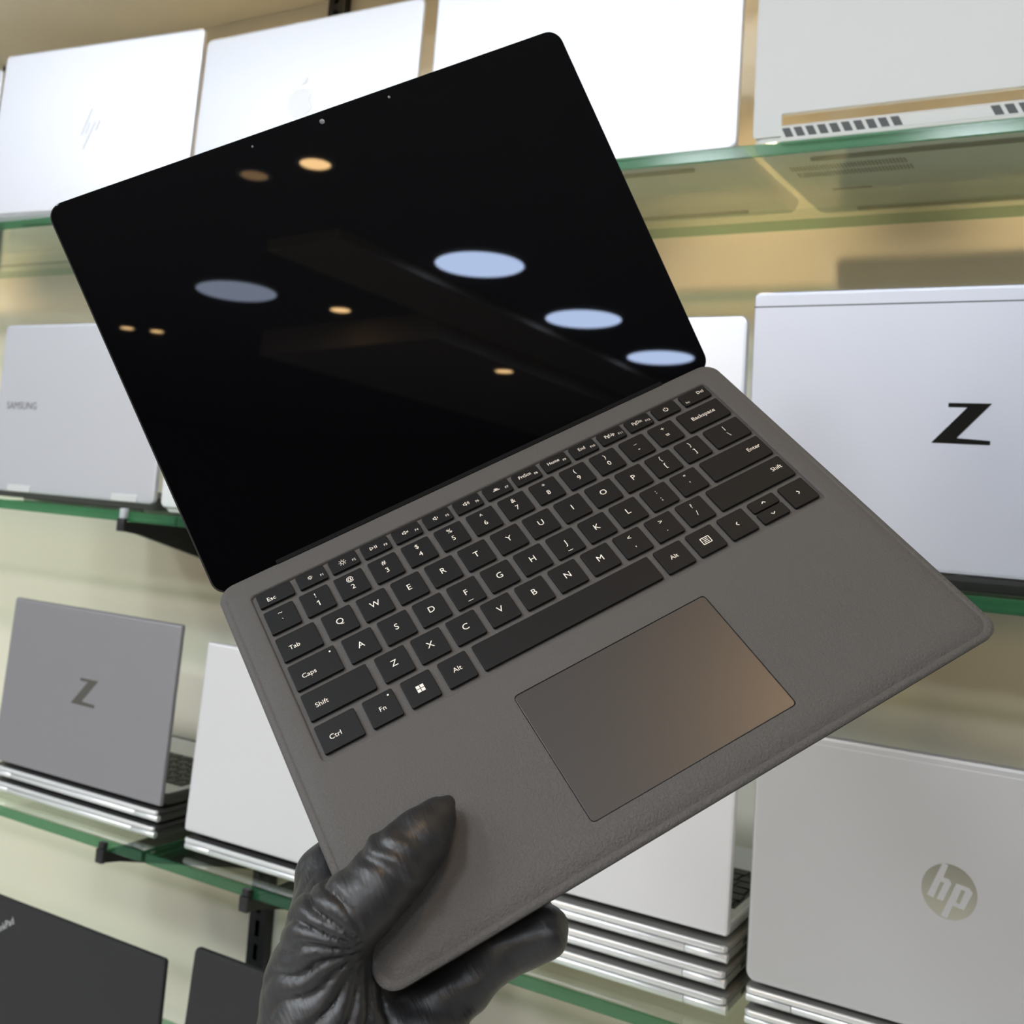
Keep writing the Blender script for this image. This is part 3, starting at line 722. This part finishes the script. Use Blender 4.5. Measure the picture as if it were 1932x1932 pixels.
# lid
LA, LH = .79738, .21842
lid = bpy.data.objects.new('lid', None)
bm = bmesh.new(); L = []; n = 8
for ins, z in ((.004, -.0052), (.0008, -.0040), (0, -.0026), (0, -.0006), (.0003, 0)):
    L.append([(x, y, z) for x, y in rrect(-.0003+ins, WD+.0003-ins, -.004+ins, LH-ins, .0085, n)])
loft(bm, L)
lid = obj('lid', bm, 'metal_dark', held, loc=(0, .0022, -.0022), rot=(LA, 0, 0), smooth=40)
bm = bmesh.new(); slab(bm, .0003, WD-.0003, -.0034, LH-.0006, 0, .0007, .008, .0003, 8); obj('screen', bm, 'scr', lid)['label'] = 'glossy black screen, switched off'
for x, y, rr in ((.1535, LH-.0062, .0015), (.1950, LH-.0058, .0008), (.1120, LH-.0064, .0007)):
    bm = bmesh.new(); ring_loft(bm, ((rr, 0), (rr, .0001), (rr*.4, .00012)), n=16); obj('webcam', bm, 'lens', lid, loc=(x, y, .0007))
bm = bmesh.new(); L = [[(x, .0028+.0024*math.cos(q), -.0040+.0024*math.sin(q)) for q in [2*PI*j/14 for j in range(14)]] for x in (.034, WD-.034)]
loft(bm, L); slab(bm, .034, WD-.034, -.0013, .0016, -.003, .00022, .0006, .0001); obj('hinge', bm, 'hinge_gap_black', held, smooth=40)  # the slab is a black strip painting the dark gap at the deck edge

# ------------------------------------------------------------------ gloved hand (signed-distance body, one continuous surface)
def hand():
    P = lambda *q: np.array(q, float)
    chains = [  # (points, radii) in mm in the frame of the held laptop
        ([P(54.0, -171.5, 8.5), P(47.0, -175.5, 9.5), P(37.5, -181.5, 12), P(24, -187, 14), P(11, -192.6, 14), P(0, -195, 13)], [3.2, 8.0, 12.0, 13.8, 13.4, 13.0]),          # thumb
        ([P(0, -195, 13), P(-9, -194, 7), P(-17, -200, -8)], [13.0, 15.5, 18.5]),                              # thumb ball
        ([P(-9, -194, 7), P(-22, -207, -14), P(-38, -232, -24), P(-58, -288, -32), P(-72, -360, -40)], [15., 22.5, 27., 28., 30.]),   # to the wrist and forearm
        ([P(-20, -201, -12), P(-9, -176, -21), P(-4, -155, -24)], [20., 16.5, 11.5]),                         # web to the first knuckle
        ([P(-4, -155, -24.5), P(12, -148, -25), P(44, -154, -23.5), P(66, -158, -22.5)], [11.8, 10.5, 9.6, 8.6]),     # index
        ([P(2, -181, -33), P(34, -179, -25), P(72, -186, -22.5)], [12.5, 10.6, 9.2]),                         # middle
        ([P(6, -202, -36), P(40, -202, -26), P(70, -207, -23)], [12.5, 10.4, 9.2]),                           # ring
        ([P(6, -222, -36), P(30, -221, -33), P(46, -220, -27), P(66.5, -223.5, -24)], [13., 11.5, 11.2, 10.6]),  # little finger
        ([P(-1, -160, -27), P(2, -181, -33), P(6, -202, -36), P(4, -224, -36)], [12., 13., 13.5, 14.]),        # knuckle row
        ([P(-20, -208, -18), P(2, -190, -32)], [19., 14.]), ([P(-28, -225, -24), P(4, -210, -36)], [21., 14.]),
        ([P(-34, -238, -28), P(4, -226, -38), P(14, -246, -44)], [23., 16., 14.]), ([P(-40, -262, -32), P(0, -262, -42)], [24., 19.]),
    ]
    lo = np.array([-100, -345, -80.]); hi = np.array([86, -135, 34.]); st = 1.1
    ns = np.ceil((hi-lo)/st).astype(int)+1
    G = np.stack(np.meshgrid(*[lo[i]+st*np.arange(ns[i]) for i in range(3)], indexing='ij'), -1).astype(np.float32)
    D = np.full(G.shape[:3], 1e3, np.float32)
    def cone(a, b, ra, rb):
        ab = (b-a).astype(np.float32); t = np.clip(((G-a.astype(np.float32))@ab)/max(float(ab@ab), 1e-6), 0, 1)
        q = G-a.astype(np.float32)-t[..., None]*ab
        return np.sqrt((q*q).sum(-1))-(ra+(rb-ra)*t)
    def smin(a, b, k):
        h = np.clip(.5+.5*(b-a)/k, 0, 1); return b+(a-b)*h-k*h*(1-h)
    for ci, (pts, rad) in enumerate(chains):
        d = None
        for a, b, ra, rb in zip(pts, pts[1:], rad, rad[1:]):
            c = cone(a, b, ra, rb); d = c if d is None else smin(d, c, 2.5)
        D = smin(D, d, 3.0 if 3 < ci < 8 else 6.0)
    # taut glove folds radiating from the thumb crease and across the thumb ball
    c0 = np.array([3., -206., 6.], np.float32); V = G-c0; r = np.sqrt((V*V).sum(-1))
    ang = np.arctan2(V[..., 1]*.8+V[..., 2]*.6, V[..., 0])
    wob = np.sin(G[..., 0]*.19+G[..., 2]*.23)*.5+np.sin(G[..., 1]*.11)*.6
    m = np.exp(-((r-24)/17)**2)*np.clip((G[..., 2]+45)/30, 0, 1)*np.clip((6-G[..., 0])/6, 0, 1)
    fold = np.abs(np.sin(ang*9.5+wob*1.2)); D += m*(2.6*(1-fold)**1.7-.9)
    # creases across the thumb
    tx = (G[..., 0]*.93+(G[..., 1]+190)*.37); mt = np.exp(-((tx-22)/10)**2)*(G[..., 2] > 8)
    D += mt*.75*np.sin(tx*.75+(G[..., 2])*.30+np.sin(G[..., 1]*.3)*1.1)
    # slack folds on the wrist side and at the web behind the deck
    mw = np.clip((-212-G[..., 1])/14, 0, 1); D += mw*.5*np.sin(G[..., 1]*.42+G[..., 0]*.22+np.sin(G[..., 2]*.12)*1.2)
    mb = np.exp(-(((G[..., 0]+6)/12)**2+((G[..., 1]+168)/16)**2))*(G[..., 2] < -8); D += mb*(1.3*(1-np.abs(np.sin(G[..., 0]*.30-G[..., 1]*.24+G[..., 2]*.16)))**2-.4)
    # surface nets
    S_ = D < 0; n0, n1, n2 = D.shape
    cnt = np.zeros((n0-1, n1-1, n2-1), np.int32); acc = np.zeros((n0-1, n1-1, n2-1, 3), np.float32)
    corners = [(i, j, k) for i in (0, 1) for j in (0, 1) for k in (0, 1)]
    def sub(A, c): return A[c[0]:n0-1+c[0], c[1]:n1-1+c[1], c[2]:n2-1+c[2]]
    for a in corners:
        for ax in range(3):
            if a[ax] == 1: continue
            b = list(a); b[ax] = 1; b = tuple(b)
            da, db = sub(D, a), sub(D, b); x = (da < 0) != (db < 0)
            t = np.where(x, da/np.where(x, da-db, 1), 0)
            for q in range(3): acc[..., q] += np.where(x, a[q]+(t if q == ax else 0), 0)
            cnt += x
    act = cnt > 0; idx = np.full(act.shape, -1); idx[act] = np.arange(act.sum())
    cells = np.argwhere(act); pos = (cells+acc[act]/cnt[act][:, None])*st+lo
    F = []
    for ax in range(3):
        u, v = (ax+1) % 3, (ax+2) % 3
        sl0 = [slice(None)]*3; sl1 = [slice(None)]*3; sl0[ax] = slice(0, -1); sl1[ax] = slice(1, None)
        a, b = S_[tuple(sl0)], S_[tuple(sl1)]; e = np.argwhere(a != b)
        e = e[(e[:, u] > 0) & (e[:, v] > 0) & (e[:, u] < D.shape[u]-1) & (e[:, v] < D.shape[v]-1)]
        q = []
        for du, dv in ((-1, -1), (0, -1), (0, 0), (-1, 0)):
            c = e.copy(); c[:, u] += du; c[:, v] += dv; q.append(idx[c[:, 0], c[:, 1], c[:, 2]])
        q = np.stack(q, 1); flip = ~a[e[:, 0], e[:, 1], e[:, 2]]; q[flip] = q[flip][:, ::-1]; F.append(q)
    F = np.concatenate(F); F = F[(F >= 0).all(1)]
    # light smoothing
    A = np.concatenate([F[:, [0, 1]], F[:, [1, 2]], F[:, [2, 3]], F[:, [3, 0]]]); 
    for it in range(2):
        s = np.zeros_like(pos); c = np.zeros(len(pos)); np.add.at(s, A[:, 0], pos[A[:, 1]]); np.add.at(s, A[:, 1], pos[A[:, 0]]); np.add.at(c, A[:, 0], 1); np.add.at(c, A[:, 1], 1)
        pos = pos*.5+.5*s/np.maximum(c, 1)[:, None]
    me = bpy.data.meshes.new('gloved_hand'); me.from_pydata([tuple(p/1000) for p in pos], [], [tuple(int(i) for i in f) for f in F]); me.update()
    bm = bmesh.new(); bm.from_mesh(me); bmesh.ops.recalc_face_normals(bm, faces=bm.faces[:])
    for f in bm.faces: f.smooth = True
    bm.to_mesh(me); bm.free(); me.materials.append(M['glove'])
    o = bpy.data.objects.new('gloved_hand', me); COL.objects.link(o); o.matrix_world = MW
    sm = o.modifiers.new('round', 'SUBSURF'); sm.levels = 1; sm.render_levels = 1
    tag(o, 'hand in a black rubber glove gripping the lower left corner of the open laptop', 'hand')
hand()

# ------------------------------------------------------------------ camera
cam = bpy.data.cameras.new('camera'); co = bpy.data.objects.new('camera', cam); COL.objects.link(co)
R = ((.859005, .507539, .067192), (.0044, .12392, -.992283), (-.511948, .852671, .104214))
mw = Matrix.Identity(4)
for r_ in range(3):
    mw[r_][0] = R[0][r_]; mw[r_][1] = -R[1][r_]; mw[r_][2] = -R[2][r_]
mw.translation = (0, 0, ZO); co.matrix_world = mw
cam.sensor_fit = 'HORIZONTAL'; cam.sensor_width = 36.; cam.lens = 2108.08/1932*36
cam.shift_x = (966-942.087)/1932; cam.shift_y = (702.21-966)/1932
cam.clip_start = .02; cam.dof.use_dof = True; cam.dof.focus_distance = .54; cam.dof.aperture_fstop = 17.
SC.camera = co
SC.view_settings.view_transform = 'Standard'; SC.view_settings.look = 'None'; SC.view_settings.exposure = .07; SC.view_settings.gamma = 1.
SC.view_settings.use_curve_mapping = False
w_ = bpy.data.worlds.new('room_air'); SC.world = w_; w_.use_nodes = True
w_.node_tree.nodes['Background'].inputs[0].default_value = (.01, .01, .011, 1)
